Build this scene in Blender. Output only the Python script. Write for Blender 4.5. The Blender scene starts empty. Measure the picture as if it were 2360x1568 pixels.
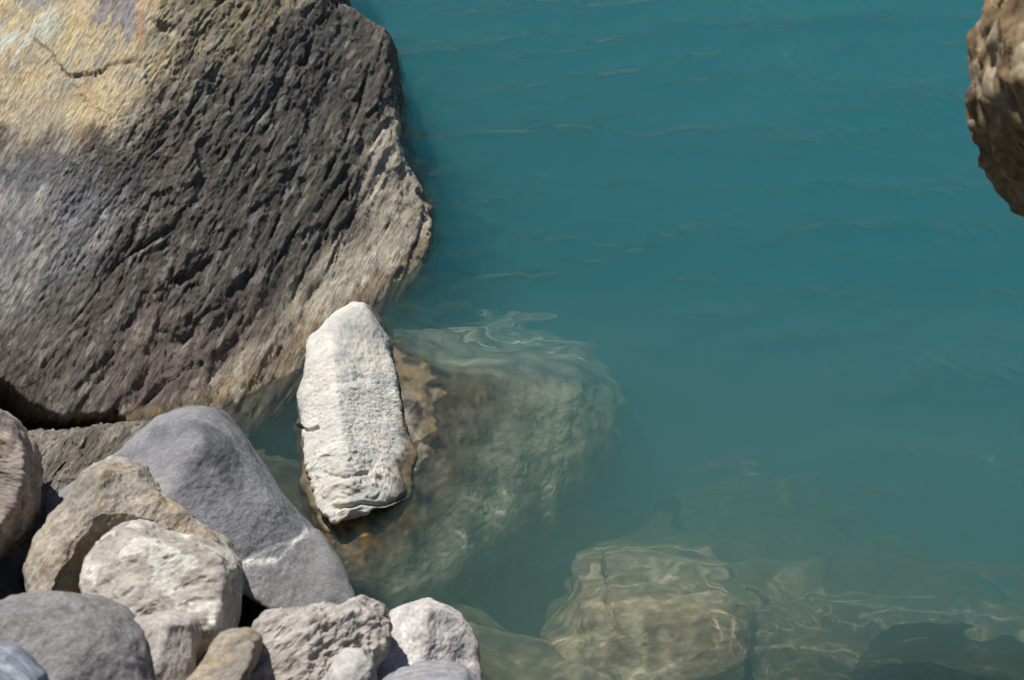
import bpy, math
import numpy as np
from concurrent.futures import ThreadPoolExecutor
from mathutils import Vector, Matrix

sc = bpy.context.scene
# ------------------------------------------------------------------ camera
PITCH = math.radians(40.0)
CAM = np.array([0.0, -4.6, 3.86])
FPX = 4404.0                       # focal length in pixels of a 2360 x 1568 frame
CX, CY = 1180.0, 784.0
AR = np.array([1.0, 0.0, 0.0])
AU = np.array([0.0, math.sin(PITCH), math.cos(PITCH)])
AF = np.array([0.0, math.cos(PITCH), -math.sin(PITCH)])
AW = -AF
cam = bpy.data.cameras.new('camera')
camo = bpy.data.objects.new('camera', cam)
sc.collection.objects.link(camo)
sc.camera = camo
camo.location = CAM
camo.rotation_euler = (math.pi / 2 - PITCH, 0, 0)
cam.sensor_width = 36.0
cam.lens = 18.0 / (1180.0 / FPX)
cam.clip_start = 0.05
cam.clip_end = 2000.0
cam.dof.use_dof = True
cam.dof.focus_distance = 6.0
cam.dof.aperture_fstop = 4.0

# ------------------------------------------------------------------ sky, sun, exposure
SUN_EL, SUN_AZ = math.radians(62.0), math.radians(-46.0)      # azimuth to the right of straight ahead
SUN = Vector((math.cos(SUN_EL) * math.sin(SUN_AZ), math.cos(SUN_EL) * math.cos(SUN_AZ), math.sin(SUN_EL)))
world = bpy.data.worlds.new('World')
sc.world = world
world.use_nodes = True
wnt = world.node_tree
sky = wnt.nodes.new('ShaderNodeTexSky')
sky.sky_type = 'NISHITA'
sky.sun_disc = False
sky.sun_elevation = SUN_EL
sky.sun_rotation = SUN_AZ
sky.altitude = 1500.0
sky.dust_density = 0.4
bgn = wnt.nodes['Background']
wnt.links.new(sky.outputs[0], bgn.inputs[0])
bgn.inputs[1].default_value = 0.08
sun = bpy.data.lights.new('sun', 'SUN')
sun.energy = 5.0
sun.angle = math.radians(0.5)
sun.color = (1.0, 0.955, 0.89)
sun.cycles.is_caustics_light = True
suno = bpy.data.objects.new('sun', sun)
sc.collection.objects.link(suno)
suno.rotation_euler = SUN.to_track_quat('Z', 'Y').to_euler()
suno.location = (3, 8, 20)
sc.view_settings.view_transform = 'Standard'
sc.view_settings.look = 'None'
sc.view_settings.exposure = 0.22
sc.view_settings.gamma = 1.0
sc.cycles.max_bounces = 8
sc.cycles.transmission_bounces = 6
sc.cycles.transparent_max_bounces = 12
sc.cycles.volume_bounces = 2
sc.cycles.diffuse_bounces = 3
sc.cycles.sample_clamp_indirect = 3.0
sc.cycles.use_adaptive_sampling = True
sc.cycles.adaptive_threshold = 0.02

# ------------------------------------------------------------------ numeric helpers
f32 = np.float32
_perm = {}


def _table(seed):
    if seed not in _perm:
        r = np.random.default_rng(seed)
        p = r.permutation(256)
        g = r.normal(size=(256, 3))
        g /= np.linalg.norm(g, axis=1, keepdims=True)
        _perm[seed] = (np.concatenate([p, p, p[:2]]).astype(np.int32), (g * 1.6).astype(f32))
    return _perm[seed]


_pool = ThreadPoolExecutor(4)


def perlin(P, seed=0):
    _table(seed)
    if len(P) < 20000:
        return _perlin(P, seed)
    return np.concatenate(list(_pool.map(lambda c: _perlin(c, seed), np.array_split(P, 4 * (1 + len(P) // 120000)))))


def _perlin(P, seed):
    perm, grad = _table(seed)
    P = P.astype(f32)
    F = np.floor(P)
    I = F.astype(np.int32) & 255
    f = P - F
    u = f * f * f * (f * (f * 6 - 15) + 10)
    x0, y0, z0 = I[:, 0], I[:, 1], I[:, 2]
    out = None
    vals = []
    for dx in (0, 1):
        a = perm[x0 + dx]
        for dy in (0, 1):
            b = perm[(a + y0 + dy) & 255]
            for dz in (0, 1):
                h = perm[(b + z0 + dz) & 255]
                g = grad[h]
                vals.append(g[:, 0] * (f[:, 0] - dx) + g[:, 1] * (f[:, 1] - dy) + g[:, 2] * (f[:, 2] - dz))
    ux, uy, uz = u[:, 0], u[:, 1], u[:, 2]
    l = lambda a, b, t: a + (b - a) * t
    x00 = l(vals[0], vals[4], ux)
    x01 = l(vals[1], vals[5], ux)
    x10 = l(vals[2], vals[6], ux)
    x11 = l(vals[3], vals[7], ux)
    return l(l(x00, x10, uy), l(x01, x11, uy), uz)


def fbm(P, octv=4, seed=0, gain=0.5, lac=2.03):
    s = 0
    a = 1.0
    for i in range(octv):
        s = s + a * perlin(P, seed + i)
        P = P * lac + 11.3
        a *= gain
    return s


def ridged(P, octv=3, seed=0, gain=0.5):
    s = 0
    a = 1.0
    for i in range(octv):
        s = s + a * (1 - 2 * np.abs(perlin(P, seed + i)))
        P = P * 2.07 + 5.1
        a *= gain
    return s


def sstep(a, b, x):
    t = np.clip((x - a) / (b - a), 0, 1)
    return t * t * (3 - 2 * t)


def mixc(a, b, t):
    a = np.asarray(a, f32)
    b = np.asarray(b, f32)
    return a + (b - a) * t[:, None]


def S(r, g, b, k=1.0):
    """an sRGB colour read off stone, as linear albedo times k"""
    c = np.array([r, g, b], float) / 255
    c = np.where(c < 0.04045, c / 12.92, ((c + 0.055) / 1.055) ** 2.4)
    return (c * k).astype(f32)


def polydist(px, py, pts):
    """distance in picture units to a broken line, and the run along it"""
    best = np.full(px.shape, 1e9)
    for (x0, y0), (x1, y1) in zip(pts[:-1], pts[1:]):
        dx, dy = x1 - x0, y1 - y0
        t = np.clip(((px - x0) * dx + (py - y0) * dy) / (dx * dx + dy * dy), 0, 1)
        best = np.minimum(best, np.hypot(px - x0 - t * dx, py - y0 - t * dy))
    return best


def sidepoly(px, py, pts):
    """signed distance to a closed outline, positive inside"""
    n = len(pts)
    inside = np.zeros(px.shape, bool)
    for i in range(n):
        x0, y0 = pts[i]
        x1, y1 = pts[(i + 1) % n]
        if y0 == y1:
            continue
        c = ((y0 > py) != (y1 > py)) & (px < (x1 - x0) * (py - y0) / (y1 - y0) + x0)
        inside ^= c
    d = polydist(px, py, list(pts) + [pts[0]])
    return np.where(inside, d, -d)


def ray(px, py):
    return AF + (px - CX) / FPX * AR + (CY - py) / FPX * AU


def at_z(px, py, z):
    d = ray(px, py)
    return CAM + d * ((z - CAM[2]) / d[2])


def depth_of(p):
    return float((p - CAM) @ AF)


def project(W):
    r = W - CAM
    d = r @ AF
    return CX + FPX * (r @ AR) / d, CY - FPX * (r @ AU) / d


def cn(a, b, c):
    return AR * a + AU * b + AW * c


def pd(px, py, depth):
    return CAM + ray(px, py) * depth


# ------------------------------------------------------------------ stone builder
_sph = {}


def cube_sphere(n):
    if n in _sph:
        return _sph[n]
    t = np.tan(np.linspace(-math.pi / 4, math.pi / 4, n + 1))
    A, B = np.meshgrid(t, t)
    A, B = A.ravel(), B.ravel()
    O = np.ones_like(A)
    faces = [(A, B, O), (-A, B, -O), (O, -A * -1, B), (-O, A, B), (A, O, -B), (A, -O, B)]
    # orientation: build then check
    V, Q = [], []
    i = np.arange(n)
    I, J = np.meshgrid(i, i)
    base = (J * (n + 1) + I).ravel()
    quad = np.stack([base, base + 1, base + n + 2, base + n + 1], 1)
    for k, f in enumerate(faces):
        v = np.stack(f, 1)
        q = quad + k * (n + 1) ** 2
        c = np.cross(v[1] - v[0], v[n + 1] - v[0])
        if c @ v[0] < 0:
            q = q[:, ::-1]
        V.append(v)
        Q.append(q)
    V = np.concatenate(V)
    Q = np.concatenate(Q)
    V /= np.linalg.norm(V, axis=1, keepdims=True)
    key = np.round(V * 1e6).astype(np.int64)
    _, idx, inv = np.unique(key, axis=0, return_index=True, return_inverse=True)
    inv = inv.ravel()
    _sph[n] = (V[idx], inv[Q])
    return _sph[n]


def vnormals(P, Q):
    n = np.cross(P[Q[:, 2]] - P[Q[:, 0]], P[Q[:, 3]] - P[Q[:, 1]])
    out = np.zeros_like(P)
    for k in range(4):
        for a in range(3):
            out[:, a] += np.bincount(Q[:, k], weights=n[:, a], minlength=len(P))
    return out / np.maximum(np.linalg.norm(out, axis=1, keepdims=True), 1e-12)


FRAME = np.stack([AR, AU, AW], 1)          # local (right, up in view, towards viewer) to world


def lobe(outline, zc, hf, hb, k=-0.3, p=2.6, facets=(), q=14, n=90, smooth=2.0, centre=None, front=1.25, refr=0.0):
    """A rounded block whose outline, seen from the shore, is given; k leans the outline plane, facets are world planes."""
    ol = np.array(outline, float)
    ol[:, 1] += refr
    if centre is None:
        x, y = ol[:, 0], ol[:, 1]
        x1, y1 = np.roll(x, -1), np.roll(y, -1)
        cr = x * y1 - x1 * y
        cpx = ((x + x1) * cr).sum() / (3 * cr.sum())
        cpy = ((y + y1) * cr).sum() / (3 * cr.sum())
    else:
        cpx, cpy = centre[0], centre[1] + refr
    C = at_z(cpx, cpy, zc)
    s = depth_of(C) / FPX
    # allow for the lean of the outline plane when turning picture units into metres
    la = []
    for (x, y) in ol:
        d = ray(x, y)
        nrm = AW - k * AU
        den = d @ nrm
        tt = ((C - CAM) @ nrm) / den
        Pw = CAM + d * tt - C
        la.append((Pw @ AR, Pw @ AU))
    la = np.array(la)
    th = np.linspace(-math.pi, math.pi, 721)[:-1]
    R = np.zeros_like(th)
    for i in range(len(la)):
        a, b = la[i], la[(i + 1) % len(la)]
        e = b - a
        den = np.cos(th) * e[1] - np.sin(th) * e[0]
        with np.errstate(divide='ignore', invalid='ignore'):
            t = (a[0] * e[1] - a[1] * e[0]) / den
            w = (a[0] * np.sin(th) - a[1] * np.cos(th)) / den
        ok = (t > 0) & (w >= -1e-6) & (w <= 1 + 1e-6)
        R = np.where(ok & (t > R), t, R)
    R = np.where(R <= 0, R[R > 0].min(), R)
    if smooth > 0:
        m = int(smooth * 3 * 2) + 1
        kx = np.arange(-m, m + 1)
        ker = np.exp(-0.5 * (kx / (smooth * 2)) ** 2)
        ker /= ker.sum()
        R = np.convolve(np.concatenate([R[-m:], R, R[:m]]), ker, 'valid')
    D, Q = cube_sphere(n)
    # turn the sphere so no cube corner points at the viewer and pack more points on the near side
    al = np.arccos(np.clip(D[:, 2], -1, 1))
    al2 = math.pi * (al / math.pi) ** front
    rho0 = np.maximum(np.hypot(D[:, 0], D[:, 1]), 1e-9)
    D = np.stack([D[:, 0] / rho0 * np.sin(al2), D[:, 1] / rho0 * np.sin(al2), np.cos(al2)], 1)
    rho = np.hypot(D[:, 0], D[:, 1])
    Rt = np.interp(np.arctan2(D[:, 1], D[:, 0]), np.concatenate([th, [math.pi]]), np.concatenate([R, R[:1]]))
    H = np.where(D[:, 2] > 0, hf, hb)
    inv = ((rho / Rt) ** p + (np.abs(D[:, 2]) / H) ** p) ** (q / p)
    for nrm, pt in facets:
        nw = np.array(nrm, float)
        nw /= np.linalg.norm(nw)
        pw = pt if isinstance(pt, np.ndarray) else at_z(*pt)
        d = (pw - C) @ nw
        nl = np.array([nw @ AR, nw @ AU, nw @ AW])
        nl = np.array([nl[0], nl[1] + k * nl[2], nl[2]])
        if d < 0.02:
            print('FACET behind centre', nrm, pt, round(d, 3))
            d = 0.02
        inv = inv + (np.maximum(D @ nl, 0) / d) ** q
    P = D * (inv ** (-1.0 / q))[:, None]
    P[:, 2] += k * P[:, 1]
    W = P @ FRAME.T + C
    return W, Q


def join(lobes):
    V, Q, o = [], [], 0
    for w, q in lobes:
        V.append(w)
        Q.append(q + o)
        o += len(w)
    return np.concatenate(V), np.concatenate(Q)


def local(W, O, ang=0.0):
    """viewer-aligned metres about O, turned by ang so the first axis runs along the grain"""
    L = (W - O) @ FRAME
    c, s_ = math.cos(ang), math.sin(ang)
    return np.stack([L[:, 0] * c + L[:, 1] * s_, -L[:, 0] * s_ + L[:, 1] * c, L[:, 2]], 1)


def link_mesh(name, W, Q, O, mat, col=None, rough=None, frame=True, grain=None):
    M = FRAME if frame else np.eye(3)
    L = ((W - O) @ M).astype(f32)
    me = bpy.data.meshes.new(name)
    me.vertices.add(len(L))
    me.vertices.foreach_set('co', L.ravel())
    nq = len(Q)
    k = Q.shape[1]
    me.loops.add(nq * k)
    me.loops.foreach_set('vertex_index', Q.astype(np.int32).ravel())
    me.polygons.add(nq)
    me.polygons.foreach_set('loop_start', np.arange(0, nq * k, k, dtype=np.int32))
    me.update(calc_edges=True)
    me.polygons.foreach_set('use_smooth', np.ones(nq, bool))
    if col is not None:
        at = me.attributes.new('stone', 'FLOAT_COLOR', 'POINT')
        c4 = np.ones((len(L), 4), f32)
        c4[:, :3] = np.clip(col, 0.004, 0.85)
        at.data.foreach_set('color', c4.ravel())
    if rough is not None:
        at = me.attributes.new('gloss', 'FLOAT', 'POINT')
        at.data.foreach_set('value', rough.astype(f32))
    if grain is not None:
        at = me.attributes.new('grain', 'FLOAT_VECTOR', 'POINT')
        at.data.foreach_set('vector', grain.astype(f32).ravel())
    me.materials.append(mat)
    o = bpy.data.objects.new(name, me)
    sc.collection.objects.link(o)
    m4 = Matrix.Identity(4)
    for i in range(3):
        for j in range(3):
            m4[i][j] = M[i, j]
        m4[i][3] = O[i]
    o.matrix_world = m4
    return o


def tag(o, label, cat, group=None, kind=None):
    if label:
        o['label'] = label
    if cat:
        o['category'] = cat
    if group:
        o['group'] = group
    if kind:
        o['kind'] = kind
    return o


def stone_material(name, ang=0.0, stretch=(0.35, 1, 1), grain=140.0, contrast=0.55, bump=0.35, bscale=110.0, spec=0.3, speck=0.0, sparkle=0.0, grained=False):
    m = bpy.data.materials.new(name)
    m.use_nodes = True
    t = m.node_tree
    N, L = t.nodes, t.links
    bs = N['Principled BSDF']
    tc = N.new('ShaderNodeTexCoord')
    rot = N.new('ShaderNodeMapping')
    rot.inputs['Rotation'].default_value = (0, 0, -ang)
    if grained:
        ga = N.new('ShaderNodeAttribute')
        ga.attribute_name = 'grain'
        L.new(ga.outputs['Vector'], rot.inputs[0])
    else:
        L.new(tc.outputs['Object'], rot.inputs[0])
    mp = N.new('ShaderNodeMapping')
    mp.inputs['Scale'].default_value = stretch
    L.new(rot.outputs[0], mp.inputs[0])
    at = N.new('ShaderNodeAttribute')
    at.attribute_name = 'stone'
    gl = N.new('ShaderNodeAttribute')
    gl.attribute_name = 'gloss'
    n1 = N.new('ShaderNodeTexNoise')
    n1.inputs['Scale'].default_value = grain
    n1.inputs['Detail'].default_value = 5
    n1.inputs['Roughness'].default_value = 0.7
    L.new(mp.outputs[0], n1.inputs['Vector'])
    mr = N.new('ShaderNodeMapRange')
    mr.inputs['From Min'].default_value = 0.3
    mr.inputs['From Max'].default_value = 0.7
    mr.inputs['To Min'].default_value = 1 - contrast
    mr.inputs['To Max'].default_value = 1 + contrast
    L.new(n1.outputs[0], mr.inputs[0])
    mul = N.new('ShaderNodeVectorMath')
    mul.operation = 'SCALE'
    L.new(at.outputs['Color'], mul.inputs[0])
    L.new(mr.outputs[0], mul.inputs['Scale'])
    colout = mul.outputs[0]
    if speck > 0:
        v = N.new('ShaderNodeTexVoronoi')
        v.inputs['Scale'].default_value = grain * 0.7
        L.new(mp.outputs[0], v.inputs['Vector'])
        ra = N.new('ShaderNodeMapRange')
        ra.inputs['From Min'].default_value = 0.82
        ra.inputs['From Max'].default_value = 0.95
        sepc = N.new('ShaderNodeSeparateColor')
        L.new(v.outputs['Color'], sepc.inputs[0])
        L.new(sepc.outputs[0], ra.inputs[0])
        mm = N.new('ShaderNodeMath')
        mm.operation = 'MULTIPLY'
        mm.inputs[1].default_value = speck
        L.new(ra.outputs[0], mm.inputs[0])
        mx = N.new('ShaderNodeMix')
        mx.data_type = 'RGBA'
        mx.inputs[7].default_value = (0.5, 0.47, 0.42, 1)
        L.new(mm.outputs[0], mx.inputs[0])
        L.new(colout, mx.inputs[6])
        colout = mx.outputs[2]
    L.new(colout, bs.inputs['Base Color'])
    bs.inputs['Specular IOR Level'].default_value = spec
    if sparkle > 0:
        v2 = N.new('ShaderNodeTexVoronoi')
        v2.inputs['Scale'].default_value = 170.0
        L.new(rot.outputs[0], v2.inputs['Vector'])
        s2 = N.new('ShaderNodeSeparateColor')
        L.new(v2.outputs['Color'], s2.inputs[0])
        g2 = N.new('ShaderNodeMath')
        g2.operation = 'GREATER_THAN'
        g2.inputs[1].default_value = 1 - sparkle
        L.new(s2.outputs[1], g2.inputs[0])
        ml = N.new('ShaderNodeMix')
        L.new(g2.outputs[0], ml.inputs[0])
        L.new(gl.outputs['Fac'], ml.inputs[2])
        ml.inputs[3].default_value = 0.22
        L.new(ml.outputs[0], bs.inputs['Roughness'])
    else:
        L.new(gl.outputs['Fac'], bs.inputs['Roughness'])
    n2 = N.new('ShaderNodeTexNoise')
    n2.inputs['Scale'].default_value = bscale
    n2.inputs['Detail'].default_value = 6
    n2.inputs['Roughness'].default_value = 0.72
    L.new(mp.outputs[0], n2.inputs['Vector'])
    bu = N.new('ShaderNodeBump')
    bu.inputs['Strength'].default_value = bump
    bu.inputs['Distance'].default_value = 0.012
    L.new(n2.outputs[0], bu.inputs['Height'])
    L.new(bu.outputs[0], bs.inputs['Normal'])
    return m


def wetten(col, rough, z, P, top=0.045, algae=(0.13, 0.075, 0.018), amount=0.75, seed=70, dark=0.38):
    """stone darkened and browned by a film of algae below the splash line"""
    nz = fbm(P * 9, 4, seed) * 0.03 + fbm(P * 45, 2, seed + 5) * 0.008
    w = sstep(top + 0.018, top - 0.012, z + nz)
    patch = sstep(-0.25, 0.45, fbm(P * 26, 4, seed + 9))
    deep = sstep(-0.02, -0.25, z)
    wetc = col * dark
    a = np.array(algae, f32)
    al = wetc * 0.5 + a * (0.45 + 0.9 * patch[:, None])
    sub = mixc(al, S(140, 128, 100, 1.0)[None, :] * (0.75 + 0.5 * patch[:, None]), deep)
    c = col * (1 - w[:, None] * amount) + sub * (w[:, None] * amount)
    r = rough * (1 - w) + 0.28 * w
    return c, r


def rock(name, lobes, label, mat, disp, paint, wet=None, O=None, receiver=False, grain=None, cat='rock', group=None):
    W, Q = join(lobes)
    if O is None:
        O = W.mean(0)
    for fn in (disp if isinstance(disp, (list, tuple)) else [disp]):
        N = vnormals(W, Q)
        px, py = project(W)
        d = fn(W, N, px, py, O)
        if d.ndim == 1:
            d = N * d[:, None]
        W = W + d
    N = vnormals(W, Q)
    px, py = project(W)
    col, rough = paint(W, N, px, py, O)
    if wet is not None:
        col, rough = wetten(col, rough, W[:, 2], W - O, **wet)
    o = link_mesh(name, W, Q, O, mat, col, rough, grain=None if grain is None else grain(W, O))
    o.cycles.is_caustics_receiver = receiver
    tag(o, label, cat, group)
    return o


def std_disp(big=0.02, bigf=4.0, mid=0.006, midf=16.0, fine=0.0025, finef=55.0, ang=0.0, st=(0.4, 1, 1), seed=1, ridge=0.0, ridgef=12.0, pit=0.0, pitf=20.0):
    st = np.array(st)

    def a(W, N, px, py, O):
        L = local(W, O, ang)
        return big * fbm(L * bigf, 3, seed) + (ridge * (ridged(L * st * ridgef, 3, seed + 20) - 0.6) if ridge else 0)

    def b(W, N, px, py, O):
        L = local(W, O, ang)
        d = mid * fbm(L * st * midf, 4, seed + 40, 0.55) + fine * fbm(L * st * finef, 3, seed + 50, 0.6)
        if pit:
            d = d - pit * sstep(0.25, 0.7, fbm(L * st * pitf, 3, seed + 60))
        return d
    return [a, b]


def std_paint(c1, c2, ang=0.0, f=6.0, st=(0.5, 1, 1), seed=3, c3=None, t3=0.35, rough=0.85, streak=0.25, extra=None):
    st = np.array(st)

    def fn(W, N, px, py, O):
        L = local(W, O, ang)
        t = np.clip(0.5 + 0.6 * fbm(L * f * st, 5, seed, 0.6), 0, 1)
        col = mixc(np.tile(c1, (len(W), 1)), np.tile(c2, (len(W), 1)), t)
        if c3 is not None:
            u = sstep(t3, t3 + 0.35, fbm(L * f * 1.4, 5, seed + 11, 0.62))
            col = mixc(col, np.tile(c3, (len(W), 1)), u)
        col = col * (1 + streak * fbm(L * st * 40, 3, seed + 17, 0.6))[:, None]
        r = np.full(len(W), rough)
        if extra:
            col, r = extra(col, r, L, px, py, W, N)
        return col, r
    return fn


# ------------------------------------------------------------------ setting: lake bed and bank, far hills, water
def graded(lo, hi, step, far_lo, far_hi, ratio=1.22):
    mid = list(np.arange(lo, hi + 1e-6, step))
    up, d, v = [], step, mid[-1]
    while v < far_hi:
        d *= ratio
        v = v + d
        up.append(v)
    dn, d, v = [], step, mid[0]
    while v > far_lo:
        d *= ratio
        v = v - d
        dn.append(v)
    return np.array(dn[::-1] + mid + up)


def grid(xs, ys):
    X, Y = np.meshgrid(xs, ys)
    n = len(xs)
    i, j = np.meshgrid(np.arange(n - 1), np.arange(len(ys) - 1))
    b = (j * n + i).ravel()
    return X.ravel(), Y.ravel(), np.stack([b, b + 1, b + n + 1, b + n], 1)


def bed_height(X, Y):
    P = np.stack([X, Y, X * 0], 1)
    # shelf of rubble in the near left, deep lake to the right and beyond
    d = (X + 0.52) * 0.80 + (Y + 1.15) * 0.50                       # metres out from the shore
    z = 0.12 - 0.50 * sstep(-0.5, 0.40, d)
    out = (Y + 1.25) * 0.92 + (X - 0.1) * 0.22                       # the silty shelf falls away from the shore
    z = z - (0.22 * sstep(0.10, 0.9, out) + 4.5 * sstep(0.70, 2.8, out)) * sstep(-0.15, 0.45, d)
    z = z - 0.45 * np.exp(-(((X - 0.12) / 0.22) ** 2 + ((Y + 0.72) / 0.28) ** 2))
    z = z + 0.27 * np.exp(-(((X + 0.68) / 0.2) ** 2 + ((Y + 0.5) / 0.3) ** 2)) + 0.20 * np.exp(-(((X + 0.12) / 0.4) ** 2 + ((Y + 1.15) / 0.38) ** 2))
    z = z - 0.16 * np.exp(-(((X + 1.35) / 0.4) ** 2 + ((Y + 0.45) / 0.3) ** 2)) + np.maximum(-d - 0.9, 0) * 0.55
    bank = np.maximum(-1.75 - Y, 0)
    z = np.where(bank > 0, np.maximum(z, -1.3 + bank * 1.5), z)
    z = z + np.maximum(-1.25 - Y, 0) * 0.42 * sstep(-0.15, -0.6, X) * (Y > -4)
    near = np.exp(-((X / 6) ** 2 + (Y / 6) ** 2))
    z = z + near * (0.05 * fbm(P * 3, 3, 5) + 0.028 * fbm(P * 9, 3, 15) + 0.012 * fbm(P * 28, 2, 25))
    z = np.where(d < -6, np.minimum(z, 3 + 0.4 * fbm(P * 0.2, 3, 6)), z)
    return np.minimum(z, 5)


xs = graded(-2.2, 2.2, 0.022, -260, 260, 1.16)
ys = graded(-2.0, 2.6, 0.022, -260, 260, 1.16)
X, Y, Q = grid(xs, ys)
Z = bed_height(X, Y)
W = np.stack([X, Y, Z], 1)
L = W * 1.0
t = np.clip(0.5 + 0.7 * fbm(L * 7, 5, 31, 0.6), 0, 1)
col = mixc(np.tile(S(140, 128, 98, 1.0), (len(W), 1)), np.tile(S(116, 108, 84, 1.0), (len(W), 1)), t)
col = mixc(col, np.tile(S(150, 138, 108, 1.0), (len(W), 1)), sstep(0.15, 0.6, fbm(L * 19, 4, 35)))
dryland = sstep(-0.16, -0.02, Z + 0.03 * fbm(L * 6, 3, 37))
col = mixc(col, np.tile(S(74, 68, 60, 0.8), (len(W), 1)), dryland)
rg = np.full(len(W), 0.9)
bed_mat = stone_material('bed_rubble', 0, (1, 1, 1), 60, 0.35, 0.4, 60)
shelf = Z[Q].mean(1) > -2.2
bed = link_mesh('lake_bed', W, Q[~shelf], np.zeros(3), bed_mat, col, rg, frame=False)
tag(bed, 'dark lake bed far below the teal water', None, kind='structure')
bank = link_mesh('shore_bed', W, Q[shelf], np.zeros(3), bed_mat, col, rg, frame=False)
bank.cycles.is_caustics_receiver = True
tag(bank, 'olive silty shallows sloping down from the rubble shore', None, kind='structure')

# hills on the far shore (out of the picture, seen in the ripples)
xs = np.linspace(-420, 420, 90)
ys = np.linspace(190, 520, 40)
X, Y, Q = grid(xs, ys)
P = np.stack([X, Y, X * 0], 1)
Z = -6 + 225 * sstep(190, 420, Y) * (0.75 + 0.35 * fbm(P * 0.008, 3, 44)) + 14 * fbm(P * 0.03, 4, 41) * sstep(190, 260, Y)
W = np.stack([X, Y, Z], 1)
col = mixc(np.tile(S(160, 128, 84, 0.95), (len(W), 1)), np.tile(S(120, 108, 68, 0.9), (len(W), 1)), np.clip(0.5 + fbm(P * 0.03, 4, 47), 0, 1))
hills = link_mesh('hills', W, Q, np.zeros(3), stone_material('hill_ground', 0, (1, 1, 1), 0.2, 0.3, 0.2, 0.3), col, np.full(len(W), 0.95), frame=False)
tag(hills, 'brown hillside across the lake', None, kind='structure')

# water: a rippled sheet over a body of cloudy teal water
xs = graded(-2.35, 2.35, 0.0105, -230, 230, 1.17)
ys = graded(-1.7, 2.55, 0.0105, -4.0, 230, 1.17)
X, Y, Q = grid(xs, ys)
rng = np.random.default_rng(7)
Z = np.zeros_like(X)
fade = np.exp(-(np.maximum(np.abs(X) - 2.6, 0) / 0.8) ** 2 - (np.maximum(np.abs(Y - 0.4) - 2.5, 0) / 0.8) ** 2)


def waves(X, Y, count, lo, hi, mean, spread, slope, seed):
    r = np.random.default_rng(seed)
    z = np.zeros_like(X)
    lams = np.exp(r.uniform(math.log(lo), math.log(hi), count))
    for lam in lams:
        a = r.normal(mean, spread)
        k = 2 * math.pi / lam
        am = slope * math.sqrt(2.0 / count) / k
        z += am * np.sin(k * (X * math.cos(a) + Y * math.sin(a)) + r.uniform(0, 6.283))
    return z


Pn = np.stack([X, Y, X * 0], 1)
calm = 0.45 + 0.55 * sstep(-0.9, 1.2, Y) + 0.25 * sstep(0.2, 1.6, X)
gust = np.clip(0.9 + 0.9 * fbm(Pn * 1.1, 3, 90), 0.35, 1.8)
c0 = at_z(860, 1000, 0)
rr = np.hypot((X - c0[0]) / 0.6, (Y - c0[1]) / 1.0)
near = np.exp(-((rr - 0.35) / 0.35) ** 2)                          # small ripples thrown back by the white rock
c1 = at_z(1600, 1390, 0)
shal = np.exp(-(((X - c1[0]) / 0.75) ** 2 + ((Y - c1[1]) / 0.35) ** 2))
Z += waves(X, Y, 22, 0.30, 0.80, math.radians(98), 0.22, 0.065, 1) * calm
Z += waves(X, Y, 40, 0.13, 0.30, math.radians(101), 0.27, 0.150, 2) * calm * gust
Z += waves(X, Y, 40, 0.07, 0.13, math.radians(101), 0.42, 0.10, 3) * gust * calm
Z += np.clip(near * 0.9 + shal, 0, 1) * waves(X, Y, 44, 0.045, 0.095, math.radians(96), 0.9, 0.055, 5)
cat = sstep(0.42, 0.66, fbm(Pn * np.array([2.2, 4.5, 1]), 3, 95) + 0.3 * sstep(0.3, 1.6, X) + 0.2 * sstep(0.0, 1.2, Y)) * sstep(0.2, 1.0, X)      # cat's paws that catch the sun
Z += cat * waves(X, Y, 30, 0.045, 0.08, math.radians(39), 0.35, 0.50, 6)
Z += near * waves(X, Y, 30, 0.045, 0.08, math.radians(20), 1.1, 0.075, 4)
Z = Z * fade
W = np.stack([X, Y, Z], 1)
wm = bpy.data.materials.new('lake_surface')
wm.use_nodes = True
t = wm.node_tree
N_ = t.nodes
N_.remove(N_['Principled BSDF'])
glass = N_.new('ShaderNodeBsdfGlass')
glass.inputs['Roughness'].default_value = 0.0
glass.inputs['IOR'].default_value = 1.333
clear = N_.new('ShaderNodeBsdfTransparent')
mx = N_.new('ShaderNodeMixShader')
mx.inputs[0].default_value = 0.7
mirror = N_.new('ShaderNodeBsdfGlossy')
mirror.inputs['Roughness'].default_value = 0.0
fres = N_.new('ShaderNodeFresnel')
fres.inputs['IOR'].default_value = 1.333
m0 = N_.new('ShaderNodeMixShader')
t.links.new(fres.outputs[0], m0.inputs[0])
t.links.new(clear.outputs[0], m0.inputs[1])
t.links.new(mirror.outputs[0], m0.inputs[2])
t.links.new(m0.outputs[0], mx.inputs[1])
t.links.new(glass.outputs[0], mx.inputs[2])
t.links.new(mx.outputs[0], N_['Material Output'].inputs[0])
WATER = True
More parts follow.
